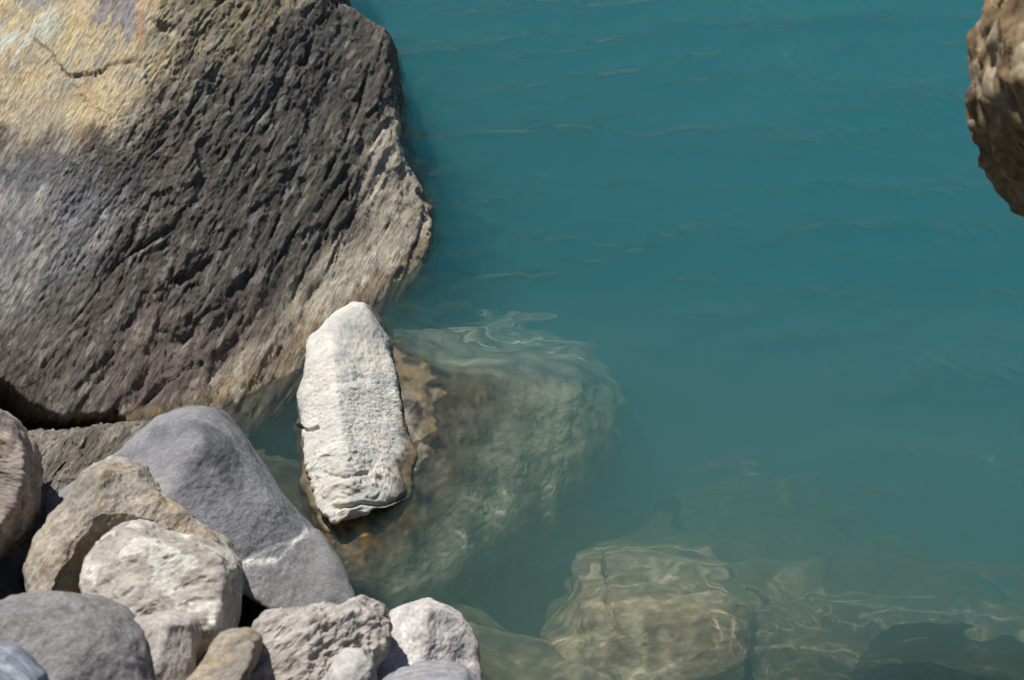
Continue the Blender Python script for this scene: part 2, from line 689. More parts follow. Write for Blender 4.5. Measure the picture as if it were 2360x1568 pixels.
if WATER:
    water = link_mesh('water', W, Q, np.zeros(3), wm, frame=False)
    water.cycles.is_caustics_caster = True
    tag(water, 'rippled teal lake surface reflecting sky and hillside', None, kind='structure')
    vm = bpy.data.materials.new('cloudy_water')
    vm.use_nodes = True
    t = vm.node_tree
    N_ = t.nodes
    N_.remove(N_['Principled BSDF'])
    pv = N_.new('ShaderNodeVolumePrincipled')
    pv.inputs['Color'].default_value = (0.27, 0.89, 0.95, 1)
    pv.inputs['Absorption Color'].default_value = (0.0, 0.0, 0.0, 1)
    pv.inputs['Density'].default_value = 0.65
    pv.inputs['Anisotropy'].default_value = 0.1
    t.links.new(pv.outputs[0], N_['Material Output'].inputs['Volume'])
    x0, x1, y0, y1, z0, z1 = -225, 225, -3.9, 225, -14, 0.03
    V = np.array([(x, y, z) for z in (z0, z1) for y in (y0, y1) for x in (x0, x1)], float)
    Qb = np.array([(0, 2, 3, 1), (4, 5, 7, 6), (0, 1, 5, 4), (2, 6, 7, 3), (0, 4, 6, 2), (1, 3, 7, 5)])
    body = link_mesh('lake_water', V, Qb, np.zeros(3), vm, frame=False)
    tag(body, 'cloudy glacial teal water filling the lake', None, kind='stuff')
    # silt stirred up along the shore: a shallow lens that thins out towards the open lake
    rn, an = 26, 96
    rr_ = np.linspace(0, 1, rn + 1)[1:]
    V = [(0.0, 0.0, z1 - 0.004), (0.0, 0.0, -1.7)]
    for r_ in rr_:
        for a_ in range(an):
            th_ = 2 * math.pi * a_ / an
            V.append((r_ * math.cos(th_), r_ * math.sin(th_), z1 - 0.004))
    for r_ in rr_[:-1]:
        for a_ in range(an):
            th_ = 2 * math.pi * a_ / an
            V.append((r_ * math.cos(th_), r_ * math.sin(th_), z1 - 0.004 - 1.73 * (1 - r_) ** 1.25))
    V = np.array(V)
    wob_ = 1 + 0.05 * np.sin(3 * np.arctan2(V[:, 1], V[:, 0]) + 1) + 0.03 * np.sin(7 * np.arctan2(V[:, 1], V[:, 0]))
    V[:, 0] = 0.25 + V[:, 0] * 3.6 * wob_
    V[:, 1] = -1.75 + V[:, 1] * 2.15 * wob_
    top0, bot0 = 2, 2 + rn * an
    T_, a1 = [], None
    for a_ in range(an):
        b_ = (a_ + 1) % an
        T_.append((0, top0 + a_, top0 + b_, top0 + b_))
        T_.append((1, bot0 + b_, bot0 + a_, bot0 + a_))
        for k_ in range(rn - 1):
            T_.append((top0 + k_ * an + a_, top0 + (k_ + 1) * an + a_, top0 + (k_ + 1) * an + b_, top0 + k_ * an + b_))
            lo = top0 + (rn - 1) * an if k_ == rn - 2 else bot0 + (k_ + 1) * an
            T_.append((bot0 + k_ * an + b_, lo + b_, lo + a_, bot0 + k_ * an + a_))
    me_ = bpy.data.meshes.new('silt_plume')
    me_.from_pydata([tuple(v) for v in V], [], [tuple(dict.fromkeys(q_)) for q_ in T_])
    sm = bpy.data.materials.new('shore_silt')
    sm.use_nodes = True
    t = sm.node_tree
    t.nodes.remove(t.nodes['Principled BSDF'])
    pv2 = t.nodes.new('ShaderNodeVolumePrincipled')
    pv2.inputs['Color'].default_value = (0.78, 0.79, 0.54, 1)
    pv2.inputs['Absorption Color'].default_value = (0.0, 0.0, 0.0, 1)
    pv2.inputs['Density'].default_value = 0.45
    t.links.new(pv2.outputs[0], t.nodes['Material Output'].inputs['Volume'])
    me_.materials.append(sm)
    plume = bpy.data.objects.new('silt_plume', me_)
    sc.collection.objects.link(plume)
    tag(plume, 'olive cloud of silt in the shallows along the shore', None, kind='stuff')


# ------------------------------------------------------------------ the great boulder
A_B = math.radians(66)             # its grain runs steeply up to the right
B_OUT = [(770, -60), (790, 25), (800, 45), (868, 75), (899, 96), (905, 150), (912, 215), (921, 290), (924, 350), (918, 400),
         (945, 440), (966, 478), (968, 560), (960, 640), (850, 790), (700, 960), (540, 1080), (360, 1100), (140, 1040), (-60, 930), (-420, 760),
         (-700, 300), (-700, -300), (-300, -720), (300, -740), (700, -420)]
B_OUT = [(x + (30 if y >= 400 else 10) * (x > 765 and y < 700), y + 10 * (400 < y < 700)) for x, y in B_OUT]
boulder_main = lobe(B_OUT, -0.08, 2.2, 1.2, k=-0.25, p=5.0, q=60, n=250, smooth=0.45, centre=(300, 420), front=1.3, facets=[
    (cn(0.55, 0.35, 0.76), at_z(723, 805, 0)),             # broad leaning face above the water
    (cn(0.32, 0.28, 0.90), pd(430, 470, 5.90)),
    (cn(-0.25, 0.55, 0.80), pd(190, 330, 5.84)),           # yellow face turned to the sky
    (cn(-0.28, 0.36, 0.89), pd(120, 600, 5.61)),
    (cn(0.10, -0.45, 0.88), pd(250, 905, 5.42)),           # undercut
])
boulder_foot = lobe([(-20, 1010), (40, 985), (130, 1000), (220, 985), (320, 975), (420, 975), (480, 1040), (440, 1150), (300, 1260), (120, 1290), (30, 1260), (-20, 1160)],
                    0.08, 0.30, 0.5, k=-0.2, p=3.2, q=12, n=90, facets=[
    (cn(0.20, 0.38, 0.90), (300, 1060, 0.24)), (cn(-0.30, 0.40, 0.86), (130, 1110, 0.26)), (cn(-0.05, 0.75, 0.66), (200, 1010, 0.22))])


_n = np.array([0.55, 0.35, 0.76])
_g = np.array([0.40, 0.92, -(0.55 * 0.40 + 0.35 * 0.92) / 0.76])
_g /= np.linalg.norm(_g)
_n /= np.linalg.norm(_n)
B_AX = FRAME @ np.stack([_g, np.cross(_n, _g), _n], 1)     # along the grain, across it in the face, out of the face


def blocal(W, O):
    return (W - O) @ B_AX


N_MAIN = len(boulder_main[0])
CRACK = [(70, 85), (115, 118), (150, 168), (185, 172), (250, 155), (300, 138)]
CRACK2 = [(150, 168), (195, 225), (240, 255)]


def boulder_d1(W, N, px, py, O):
    L = blocal(W, O)
    st = np.array([0.22, 1, 1])
    face = sstep(250, 420, px + 0.45 * (py - 400))         # the rough broken face is right of the ridge
    d = 0.014 * fbm(L * 2.6, 3, 101)
    r = ridged(L * st * 6.0, 4, 111, 0.55)
    d = d + (0.003 + 0.0045 * face) * (r - 0.75)
    face = face * (0.3 + 0.7 * np.clip(N @ AW * 1.3, 0, 1))
    blocks = fbm(L * np.array([0.3, 1, 1]) * 7.0, 3, 121)
    d = d + (0.002 + 0.008 * face) * np.round(blocks * 2.2) / 2.2
    wl = polydist(px, py, [(985, 420), (985, 560), (850, 690), (700, 830), (540, 980), (480, 1060)])
    d = d + 0.02 * sstep(150, 0, wl) - 0.01
    # undercut hollow at the left foot
    g = sidepoly(px, py, [(-60, 870), (10, 880), (70, 930), (140, 962), (270, 955), (300, 985), (230, 1010), (140, 1050), (60, 1080), (-60, 1060)])
    und = 0.36 * sstep(-6, 26, g) * (px < 330)
    und[N_MAIN:] = 0
    d = d - und
    return d


def boulder_d2(W, N, px, py, O):
    L = blocal(W, O)
    L = L + 0.004 * np.stack([fbm(L * 7, 2, 126), fbm(L * 7, 2, 127), fbm(L * 7, 2, 128)], 1)
    st = np.array([0.14, 1, 1])
    face = sstep(230, 420, px + 0.45 * (py - 400))
    zone = 0.35 + 1.1 * sstep(-0.35, 0.45, fbm(L * np.array([0.5, 1, 1]) * 3.2, 3, 129))       # smoother and rougher panels
    d = (0.002 + 0.003 * face) * zone * fbm(L * st * 34, 4, 131, 0.62)
    pit = sstep(0.20, 0.60, fbm(L * np.array([0.20, 1, 1]) * 18, 4, 141, 0.6))
    d = d - (0.001 + 0.004 * face) * pit * zone
    cre = 1 - np.abs(perlin(L * np.array([0.10, 1, 0.6]) * 8, 143))           # long clefts along the grain
    cre2 = 1 - np.abs(perlin(L * np.array([0.12, 1, 0.8]) * 18, 145))
    d = d - (0.001 + 0.012 * face) * sstep(0.93, 0.995, cre) * sstep(-0.2, 0.3, fbm(L * 5, 2, 147))
    d = d - (0.001 + 0.006 * face) * sstep(0.92, 0.99, cre2) * sstep(-0.1, 0.4, fbm(L * 6, 2, 149))
    d = d + 0.0032 * fbm(L * np.array([0.35, 1, 1]) * 90, 3, 151, 0.68)
    chip = fbm(L * np.array([0.45, 1, 1]) * 11, 3, 155)
    d = d - 0.006 * face * (sstep(0.28, 0.36, chip) + 0.6 * sstep(0.5, 0.55, chip))
    knob = sstep(0.5, 0.8, perlin(L * np.array([0.5, 1, 1]) * 34, 161))
    d = d + 0.0045 * knob * (0.4 + 0.6 * face)
    wob = 7 * fbm(L * 14, 5, 171, 0.65)
    c1 = polydist(px + wob, py + wob, CRACK)
    c2 = polydist(px + wob, py - wob, CRACK2)
    d = d - 0.018 * np.exp(-(c1 / 2.4) ** 2) * (0.6 + 0.8 * np.clip(fbm(L * 25, 2, 175), -0.6, 0.6)) - 0.010 * np.exp(-(c2 / 2.2) ** 2)
    below = sstep(-6, 6, py - np.interp(px, [70, 115, 150, 185, 250, 300], [85, 118, 168, 172, 155, 138]) + wob) * sstep(60, 110, px) * sstep(330, 290, px) * sstep(330, 170, py)
    d = d - 0.010 * below
    # a shaded nick below the moss
    m = np.exp(-(((px - 378 + wob) / 26) ** 2 + ((py - 62 - 0.5 * (px - 378) + wob) / 9) ** 2))
    d = d - 0.022 * m
    return d


def boulder_paint(W, N, px, py, O):
    L = blocal(W, O)
    st = np.array([0.17, 1, 1])
    n = len(W)
    T = lambda c: np.tile(c, (n, 1))
    big = fbm(L * 3.2, 5, 201, 0.6)
    mid = fbm(L * st * 11, 5, 211, 0.62)
    fine = fbm(L * st * 42, 4, 221, 0.65)
    wob = 70 * big + 45 * mid
    # brown grey body
    col = mixc(T(S(100, 95, 86, 1.0)), T(S(78, 70, 62, 1.0)), np.clip(0.5 + 0.8 * mid, 0, 1))
    # purple brown lower middle
    pb = np.exp(-(((px - 360) / 240) ** 2 + ((py - 780) / 180) ** 2))
    col = mixc(col, T(S(112, 98, 90, 0.95)), np.clip(pb * (0.8 + mid), 0, 1))
    # black crust down the middle of the leaning face
    ln = polydist(px, py, [(700, -40), (760, 200), (640, 430), (520, 560), (330, 600)])
    crust = sstep(230, 60, ln + wob * 1.5)
    crust = np.clip(crust * (0.75 + 0.5 * fine), 0, 1)
    col = mixc(col, T(S(70, 67, 62, 1.0)), crust * 0.82)
    # blue grey smooth face at the left
    bl = sidepoly(px, py, [(-900, 330), (240, 350), (285, 470), (230, 610), (60, 720), (-900, 760)])
    blm = sstep(-40, 55, bl + wob * 0.7)
    col = mixc(col, mixc(T(S(132, 131, 131, 0.74)), T(S(154, 150, 142, 0.78)), sstep(0.0, 0.6, mid + 0.3 * fine)), blm)
    band = np.exp(-((py - 385 - 0.1 * px + wob * 0.6) / 48) ** 2) * (px < 330)
    col = mixc(col, T(S(70, 72, 78, 0.8)), np.clip(band * (0.75 + 0.8 * fine + 0.5 * mid), 0, 0.9))
    # yellow weathered face
    ye = sidepoly(px, py, [(-900, -900), (700, -900), (690, -20), (640, 60), (560, 130), (470, 170), (330, 235), (300, 300), (230, 330), (-900, 320)])
    yem = sstep(-50, 60, ye + wob + 60 * fine)
    yc = mixc(T(S(202, 182, 140, 0.88)), T(S(150, 143, 126, 0.85)), np.clip(0.5 + 1.1 * fine + 0.6 * mid, 0, 1))
    yc = mixc(yc, T(S(184, 148, 98, 0.8)), 0.4 * sstep(0.25, 0.6, fbm(L * 8, 4, 231)))
    right = sstep(330, 480, px)
    yc = mixc(yc, T(S(128, 118, 94, 0.75)), right * 0.75)
    col = mixc(col, yc, yem)
    # lavender and pale lichens near the top
    la = sidepoly(px, py, [(215, -60), (300, -60), (318, 20), (322, 60), (290, 80), (268, 62), (245, 45), (215, 45)])
    col = mixc(col, T(S(128, 124, 128, 0.75)), sstep(-4, 6, la + 30 * fine + 16 * mid) * 0.8)
    la2 = sidepoly(px, py, [(58, -20), (110, -20), (104, 18), (75, 30), (55, 22)])
    col = mixc(col, T(S(140, 138, 142, 0.75)), sstep(-4, 6, la2 + 26 * fine) * 0.75)
    pl = 34 - np.hypot((px - 100), (py - 58) * 1.0)
    pl2 = 26 - np.hypot((px - 25) * 0.7, (py - 92) * 1.2)
    col = mixc(col, T(S(196, 200, 186, 0.8)), sstep(-4, 14, np.maximum(pl, pl2) + 26 * mid + 30 * fine) * 0.6)
    rust = np.exp(-((px - 322 - 4 * mid) / 9) ** 2) * ((py > -20) & (py < 125))
    col = mixc(col, T(S(166, 112, 58, 0.9)), np.clip(rust * (0.6 + fine), 0, 1) * 0.7)
    moss = np.exp(-(((px - 378) / 22) ** 2 + ((py - 8) / 20) ** 2))
    col = mixc(col, np.tile(np.array([0.10, 0.14, 0.03], f32), (n, 1)), 0.75 * sstep(0.45, 0.9, moss + 0.5 * fine + 0.3 * mid))
    # bleached strip above the water on the right
    wl = polydist(px, py, [(985, 420), (985, 560), (850, 690), (700, 830), (540, 980), (480, 1060)])
    wid = 72 + 50 * sstep(560, 930, px)
    strip = sstep(40, -40, wl - wid - 35 + wob * 0.55)
    col = mixc(col, mixc(T(S(190, 180, 160, 0.95)), T(S(150, 140, 122, 0.9)), np.clip(0.45 + 0.8 * mid + 0.6 * fine, 0, 1)), strip * 0.95)
    low = sstep(930, 1010, py + 0.2 * wob)
    col = mixc(col, mixc(T(S(150, 143, 130, 0.85)), T(S(108, 102, 92, 0.85)), np.clip(0.5 + mid, 0, 1)), low * 0.8)
    # pale feldspar knots
    kn = sstep(0.45, 0.8, perlin(L * np.array([0.5, 1, 1]) * 34, 161))
    col = mixc(col, np.minimum(col * 1.9, 0.5), kn * 0.7)
    col = col * (1 + 0.35 * fine + 0.2 * fbm(L * st * 120, 2, 241))[:, None]
    r = np.full(n, 0.72)
    return col, r


rock('boulder', [boulder_main, boulder_foot],
     'huge rough boulder, yellow on top and black down its leaning face, rising from the water',
     stone_material('banded_gneiss', 0.0, (0.2, 1, 1), 130, 0.55, 0.9, 90, 0.35, speck=0.25, sparkle=0.03, grained=True),
     [boulder_d1, boulder_d2], boulder_paint, wet=dict(top=0.035, amount=0.9, dark=0.3), receiver=True, cat='boulder', grain=blocal)

# ------------------------------------------------------------------ the white rock and its drowned flank
WH = [(690, 905), (705, 870), (716, 790), (722, 776), (747, 758), (775, 716), (815, 696), (842, 701), (866, 740), (893, 785), (910, 850), (922, 920),
      (930, 968), (943, 1005), (961, 1050), (950, 1078), (951, 1110), (944, 1150), (890, 1172), (835, 1180), (772, 1204), (738, 1163), (716, 1090), (703, 1040), (694, 985)]
white_top = lobe(WH, 0.04, 0.5, 0.4, k=-1.0, p=7.0, q=22, n=150, smooth=0.5, centre=(825, 960), front=1.2, facets=[
    (cn(-0.20, 0.66, 0.72), (770, 880, 0.17)),
    (cn(0.30, 0.66, 0.69), (890, 930, 0.135)),
    (cn(-0.02, 0.44, 0.90), (820, 1120, 0.12)),
    (cn(0.35, 0.40, 0.85), (910, 1080, 0.09)),
    (cn(-0.55, 0.50, 0.67), (715, 1000, 0.09)),
    (cn(0.0, 0.85, 0.52), (815, 735, 0.17)),
    (cn(0.55, 0.62, 0.55), (875, 790, 0.10)),
])
N_TOP = len(white_top[0])
FL = [(800, 690), (900, 730), (980, 775), (1100, 810), (1220, 835), (1320, 860), (1350, 885), (1405, 930), (1435, 990), (1390, 1080), (1300, 1160), (1180, 1250), (1040, 1335),
      (920, 1350), (820, 1290), (770, 1200), (730, 1080), (720, 900)]
white_flank = lobe(FL, -0.42, 0.9, 0.6, k=-1.19, p=4.0, q=14, n=170, smooth=1.0, centre=(960, 1000), front=1.25, refr=35, facets=[
    ((0.27, -0.02, 0.96), (985, 980, 0.0)),
    ((0.70, -0.35, 0.62), (1320, 1040, -0.24)),
    ((0.05, -0.38, 0.92), (880, 1235, 0.03)),
    ((0.0, 0.25, 0.95), (900, 740, 0.05)),
    ((-0.1, -0.1, 0.98), (820, 1000, 0.09)),
])
A_W = math.radians(14)


def white_d1(W, N, px, py, O):
    L = local(W, O, A_W)
    st = np.array([0.45, 1, 1])
    dry = sstep(0.0, 0.06, W[:, 2])
    low = sstep(1000, 1110, py) * dry
    d = 0.010 * fbm(L * 5, 3, 301) + (0.0008 + 0.007 * low) * (ridged(L * st * 15, 3, 311) - 0.7)
    d = d + (0.002 + 0.006 * low) * np.round(fbm(L * np.array([0.6, 1, 1]) * 12, 2, 315) * 2.2) / 2.2
    wob = 5 * fbm(L * 14, 3, 318)
    for pts, a, w in (([(690, 985), (715, 990), (730, 985)], 0.02, 4), ([(775, 1172), (830, 1160), (885, 1168), (940, 1140)], 0.016, 5),
                      ([(725, 910), (760, 885), (840, 870)], 0.006, 12), ([(740, 1090), (800, 1105), (850, 1090)], 0.008, 5)):
        d = d - a * np.exp(-(polydist(px + wob, py + wob, pts) / w) ** 2)
    sub = sstep(0.05, -0.02, W[:, 2])
    return d + sub * 0.018 * fbm(L * 7, 4, 317)


def white_d2(W, N, px, py, O):
    L = local(W, O, A_W)
    st = np.array([0.5, 1, 1])
    return 0.0014 * fbm(L * np.array([0.6, 1, 1]) * 30, 4, 321, 0.6) + 0.0018 * fbm(L * st * 90, 2, 331)


def white_paint(W, N, px, py, O):
    L = local(W, O, A_W)
    n = len(W)
    T = lambda c: np.tile(c, (n, 1))
    mid = fbm(L * np.array([0.5, 1, 1]) * 10, 5, 341, 0.6)
    fine = fbm(L * np.array([0.5, 1, 1]) * 50, 3, 351, 0.6)
    col = mixc(T(S(208, 205, 195, 0.9)), T(S(184, 183, 178, 0.88)), np.clip(0.5 + 0.9 * mid, 0, 1))
    col = mixc(col, T(S(216, 206, 182, 0.86)), 0.35 * sstep(0.1, 0.6, fbm(L * 6, 4, 361)))
    col = mixc(col, T(S(150, 146, 136, 0.8)), 0.5 * sstep(0.25, 0.6, fine))
    z = W[:, 2]
    tan = sstep(0.055, 0.020, z + 0.012 * mid + 0.008 * fine)      # below the bleached cap: brown wet stone
    tan[N_TOP:] = 1.0
    br = mixc(T(S(122, 112, 94, 0.62)), T(S(138, 118, 84, 0.62)), np.clip(0.4 + 0.9 * fbm(L * 24, 4, 371), 0, 1))
    br = mixc(br, T(S(74, 68, 58, 0.6)), sstep(0.1, 0.5, fbm(L * 13, 4, 381)))
    gold = sstep(1150, 1230, py) * sstep(-0.06, 0.0, z)
    br = mixc(br, mixc(T(S(168, 120, 46, 0.7)), T(S(70, 56, 30, 0.6)), np.clip(0.5 + 1.2 * fbm(L * 30, 4, 385), 0, 1)), gold * 0.9)
    deep = sstep(-0.02, -0.15, z)
    br = mixc(br, mixc(T(S(182, 176, 150, 1.0)), T(S(128, 126, 108, 0.95)), np.clip(0.5 + 1.0 * fbm(L * 9, 5, 391), 0, 1)), deep)
    col = mixc(col, br, tan)
    col = col * (1 + 0.15 * fine)[:, None]
    r = 0.9 - 0.5 * tan
    return col, r


rock('white_rock', [white_top, white_flank],
     'bleached white rock standing in the water, its brown wet flank running under the surface',
     stone_material('bleached_stone', A_W, (0.35, 1, 1), 130, 0.15, 0.22, 90, 0.3),
     [white_d1, white_d2], white_paint, receiver=True)

# ------------------------------------------------------------------ stones of the shore pile
VEIN = [(540, 1318), (575, 1296), (640, 1290), (672, 1262), (705, 1222)]


def vein_extra(col, r, L, px, py, W, N):
    n = len(W)
    wob = 5 * fbm(L * 20, 3, 402)
    v = np.exp(-(polydist(px + wob, py + wob, VEIN) / 4.6) ** 2)
    v2 = np.exp(-(polydist(px + wob, py + wob, [(540, 1320), (575, 1298), (630, 1292)]) / 9) ** 2)
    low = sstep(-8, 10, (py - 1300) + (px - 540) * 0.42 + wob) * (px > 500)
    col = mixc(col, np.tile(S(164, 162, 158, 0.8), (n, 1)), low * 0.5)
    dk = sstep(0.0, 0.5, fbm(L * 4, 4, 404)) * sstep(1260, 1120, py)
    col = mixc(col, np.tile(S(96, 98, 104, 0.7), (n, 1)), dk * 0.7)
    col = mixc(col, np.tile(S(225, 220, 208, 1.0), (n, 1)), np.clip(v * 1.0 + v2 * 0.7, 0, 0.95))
    un = sstep(0.0, -0.4, N[:, 2]) * 0.0
    return col, r


def vein_d(W, N, px, py, O):
    L = local(W, O, 0)
    wob = 5 * fbm(L * 20, 3, 402)
    low = sstep(-5, 7, (py - 1300) + (px - 540) * 0.42 + wob) * (px > 470)
    return 0.005 * low


BG = [(430, 937), (475, 940), (505, 955), (545, 1000), (600, 1085), (640, 1145), (700, 1215), (742, 1258), (788, 1330), (815, 1405), (800, 1450), (700, 1440), (640, 1412), (590, 1370), (545, 1352),
      (480, 1380), (300, 1400), (120, 1250), (86, 1190), (92, 1155), (150, 1122), (210, 1080), (285, 1030), (370, 955)]
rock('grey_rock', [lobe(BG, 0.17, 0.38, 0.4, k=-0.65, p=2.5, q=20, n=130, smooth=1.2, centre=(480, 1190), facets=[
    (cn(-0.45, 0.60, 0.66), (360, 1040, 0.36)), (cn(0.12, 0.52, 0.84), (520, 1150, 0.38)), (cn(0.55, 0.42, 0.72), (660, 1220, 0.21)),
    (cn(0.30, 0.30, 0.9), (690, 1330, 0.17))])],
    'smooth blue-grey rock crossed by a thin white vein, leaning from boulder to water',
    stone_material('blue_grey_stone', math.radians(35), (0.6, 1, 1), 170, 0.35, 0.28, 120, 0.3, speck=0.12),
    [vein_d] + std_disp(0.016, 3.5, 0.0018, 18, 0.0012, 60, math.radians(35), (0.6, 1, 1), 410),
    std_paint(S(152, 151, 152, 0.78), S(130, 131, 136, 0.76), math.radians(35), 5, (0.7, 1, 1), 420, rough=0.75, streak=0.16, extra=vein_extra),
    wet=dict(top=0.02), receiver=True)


def arch_d(W, N, px, py, O):
    L = local(W, O, 0)
    wob = 10 * fbm(L * 9, 3, 433)
    g = sidepoly(px + wob, py + wob, [(185, 1250), (225, 1200), (285, 1182), (350, 1195), (400, 1235), (450, 1262), (500, 1290), (480, 1420), (100, 1420), (120, 1330)])
    return -0.10 * sstep(-4, 34, g)


def arch_extra(col, r, L, px, py, W, N):
    n = len(W)
    wob = 10 * fbm(L * 9, 3, 433)
    g = sidepoly(px + wob, py + wob, [(185, 1250), (225, 1200), (285, 1182), (350, 1195), (400, 1235), (450, 1262), (500, 1290), (480, 1420), (100, 1420), (120, 1330)])
    st = np.clip(np.exp(-((g - 12) / 22) ** 2) * (0.7 + fbm(L * 20, 3, 436)), 0, 1)
    col = mixc(col, np.tile(S(150, 126, 92, 0.75), (n, 1)), st * 0.7)
    inn = sstep(15, 60, g)
    col = mixc(col, np.tile(S(132, 120, 104, 0.75), (n, 1)), inn * 0.8)
    return col, r


AC = [(64, 1335), (70, 1295), (110, 1225), (150, 1160), (178, 1108), (205, 1078), (250, 1061), (290, 1070), (325, 1086), (372, 1132), (430, 1182), (490, 1225), (525, 1252), (543, 1290),
      (520, 1400), (400, 1470), (200, 1450), (90, 1400), (66, 1368)]
rock('hollow_rock', [lobe(AC, 0.30, 0.22, 0.35, k=-0.35, p=2.9, q=20, n=120, smooth=1.0, centre=(300, 1270), facets=[
    (cn(-0.45, 0.45, 0.77), (150, 1230, 0.42)), (cn(0.35, 0.60, 0.72), (400, 1190, 0.40)), (cn(0.0, 0.35, 0.93), (290, 1200, 0.45))])],
    'tan and brown rock with a scooped hollow, leaning on the blue-grey rock',
    stone_material('tan_stone', math.radians(60), (0.5, 1, 1), 140, 0.4, 0.39, 95, 0.3, speck=0.15),
    [arch_d] + std_disp(0.02, 5, 0.003, 20, 0.002, 60, math.radians(60), (0.5, 1, 1), 440, ridge=0.006, ridgef=14),
    std_paint(S(172, 162, 146, 0.85), S(148, 142, 134, 0.8), math.radians(60), 6, (0.5, 1, 1), 450, c3=S(168, 152, 126, 0.8), t3=0.2, streak=0.25, extra=arch_extra))

LG = [(188, 1352), (196, 1300), (215, 1250), (240, 1220), (290, 1206), (328, 1214), (355, 1236), (392, 1246), (455, 1254), (512, 1278), (541, 1312), (543, 1370), (536, 1440), (530, 1474), (480, 1505), (440, 1505), (420, 1560), (300, 1500), (215, 1420)]
rock('pale_rock', [lobe(LG, 0.44, 0.20, 0.3, k=-0.25, p=2.8, q=18, n=110, smooth=1.2, centre=(370, 1370), facets=[
    (cn(-0.45, 0.48, 0.75), (265, 1275, 0.54)), (cn(0.12, 0.62, 0.78), (400, 1280, 0.55)), (cn(0.10, 0.22, 0.97), (390, 1370, 0.58)), (cn(0.25, -0.55, 0.8), (470, 1450, 0.50))])],
    'pale grey blocky rock sitting in the scoop of the tan hollow rock',
    stone_material('pale_stone', math.radians(20), (0.6, 1, 1), 120, 0.3, 0.35, 80, 0.3, speck=0.3),
    std_disp(0.016, 6, 0.003, 18, 0.0016, 60, math.radians(20), (0.6, 1, 1), 460, pit=0.006, pitf=22),
    std_paint(S(184, 178, 168, 0.8), S(160, 152, 142, 0.78), math.radians(20), 9, (0.7, 1, 1), 470, c3=S(204, 200, 190, 0.85), t3=0.15, streak=0.2))

DG = [(-120, 1430), (-40, 1385), (50, 1369), (130, 1368), (200, 1384), (268, 1428), (312, 1470), (338, 1525), (344, 1590), (300, 1720), (50, 1760), (-160, 1700)]
rock('dark_rock', [lobe(DG, 0.62, 0.26, 0.35, k=-0.3, p=2.4, q=16, n=110, smooth=2, facets=[
    (cn(-0.12, 0.58, 0.80), (110, 1450, 0.735)), (cn(0.5, 0.35, 0.8), (280, 1500, 0.70))])],
    'large dark grey rounded rock in the bottom left of the pile',
    stone_material('dark_stone', math.radians(10), (0.6, 1, 1), 130, 0.35, 0.39, 80, 0.3),
    std_disp(0.018, 5, 0.003, 15, 0.002, 50, math.radians(70), (0.6, 1, 1), 480),
    std_paint(S(152, 150, 149, 0.72), S(134, 132, 132, 0.7), math.radians(10), 4, (0.6, 1, 1), 490, c3=S(152, 140, 130, 0.7), t3=0.4, streak=0.2))

CP = [(-90, 1500), (-20, 1492), (20, 1505), (50, 1530), (82, 1568), (90, 1640), (0, 1700), (-100, 1640)]
rock('blue_rock', [lobe(CP, 0.86, 0.12, 0.2, k=-0.3, p=2.4, n=60)],
    'bluish white streaked rock at the very bottom left corner',
    stone_material('blue_white_stone', math.radians(-40), (0.4, 1, 1), 120, 0.35, 0.35, 80, 0.3),
    std_disp(0.012, 7, 0.0025, 20, 0.0016, 60, math.radians(-40), (0.4, 1, 1), 500),
    std_paint(S(176, 182, 192, 0.8), S(120, 128, 142, 0.7), math.radians(-40), 12, (0.3, 1, 1), 505))

PK = [(292, 1432), (340, 1427), (400, 1430), (434, 1438), (443, 1470), (440, 1560), (425, 1660), (330, 1680), (280, 1560)]
rock('pinkish_rock', [lobe(PK, 0.56, 0.14, 0.25, k=-0.25, p=3, q=20, n=70, facets=[
    (cn(-0.2, 0.45, 0.87), (345, 1490, 0.62)), (cn(0.65, 0.15, 0.74), (425, 1520, 0.58))])],
    'pinkish grey upright rock wedged between dark rounded rock and tan wedge',
    stone_material('pinkish_stone', math.radians(70), (0.6, 1, 1), 130, 0.3, 0.42, 80, 0.3),
    std_disp(0.012, 7, 0.0025, 20, 0.0016, 60, math.radians(70), (0.6, 1, 1), 510),
    std_paint(S(180, 173, 166, 0.88), S(158, 149, 142, 0.85), math.radians(70), 8, (0.6, 1, 1), 515))

TW = [(425, 1575), (452, 1535), (478, 1495), (503, 1469), (560, 1467), (588, 1482), (586, 1515), (565, 1568), (540, 1660), (430, 1680)]
rock('tan_rock', [lobe(TW, 0.56, 0.13, 0.25, k=-0.3, p=3, q=20, n=70, facets=[
    (cn(-0.1, 0.75, 0.65), (520, 1490, 0.62)), (cn(0.3, 0.15, 0.94), (520, 1560, 0.66))])],
    'small wedge of tan and rust stone between the pinkish rock and ribbed rock',
    stone_material('rust_stone', math.radians(40), (0.5, 1, 1), 130, 0.35, 0.42, 80, 0.3),
    std_disp(0.01, 8, 0.0025, 22, 0.0016, 60, math.radians(40), (0.4, 1, 1), 520),
    std_paint(S(172, 158, 136, 0.78), S(142, 136, 130, 0.74), math.radians(40), 7, (0.5, 1, 1), 525, c3=S(162, 146, 120, 0.75), t3=0.3))

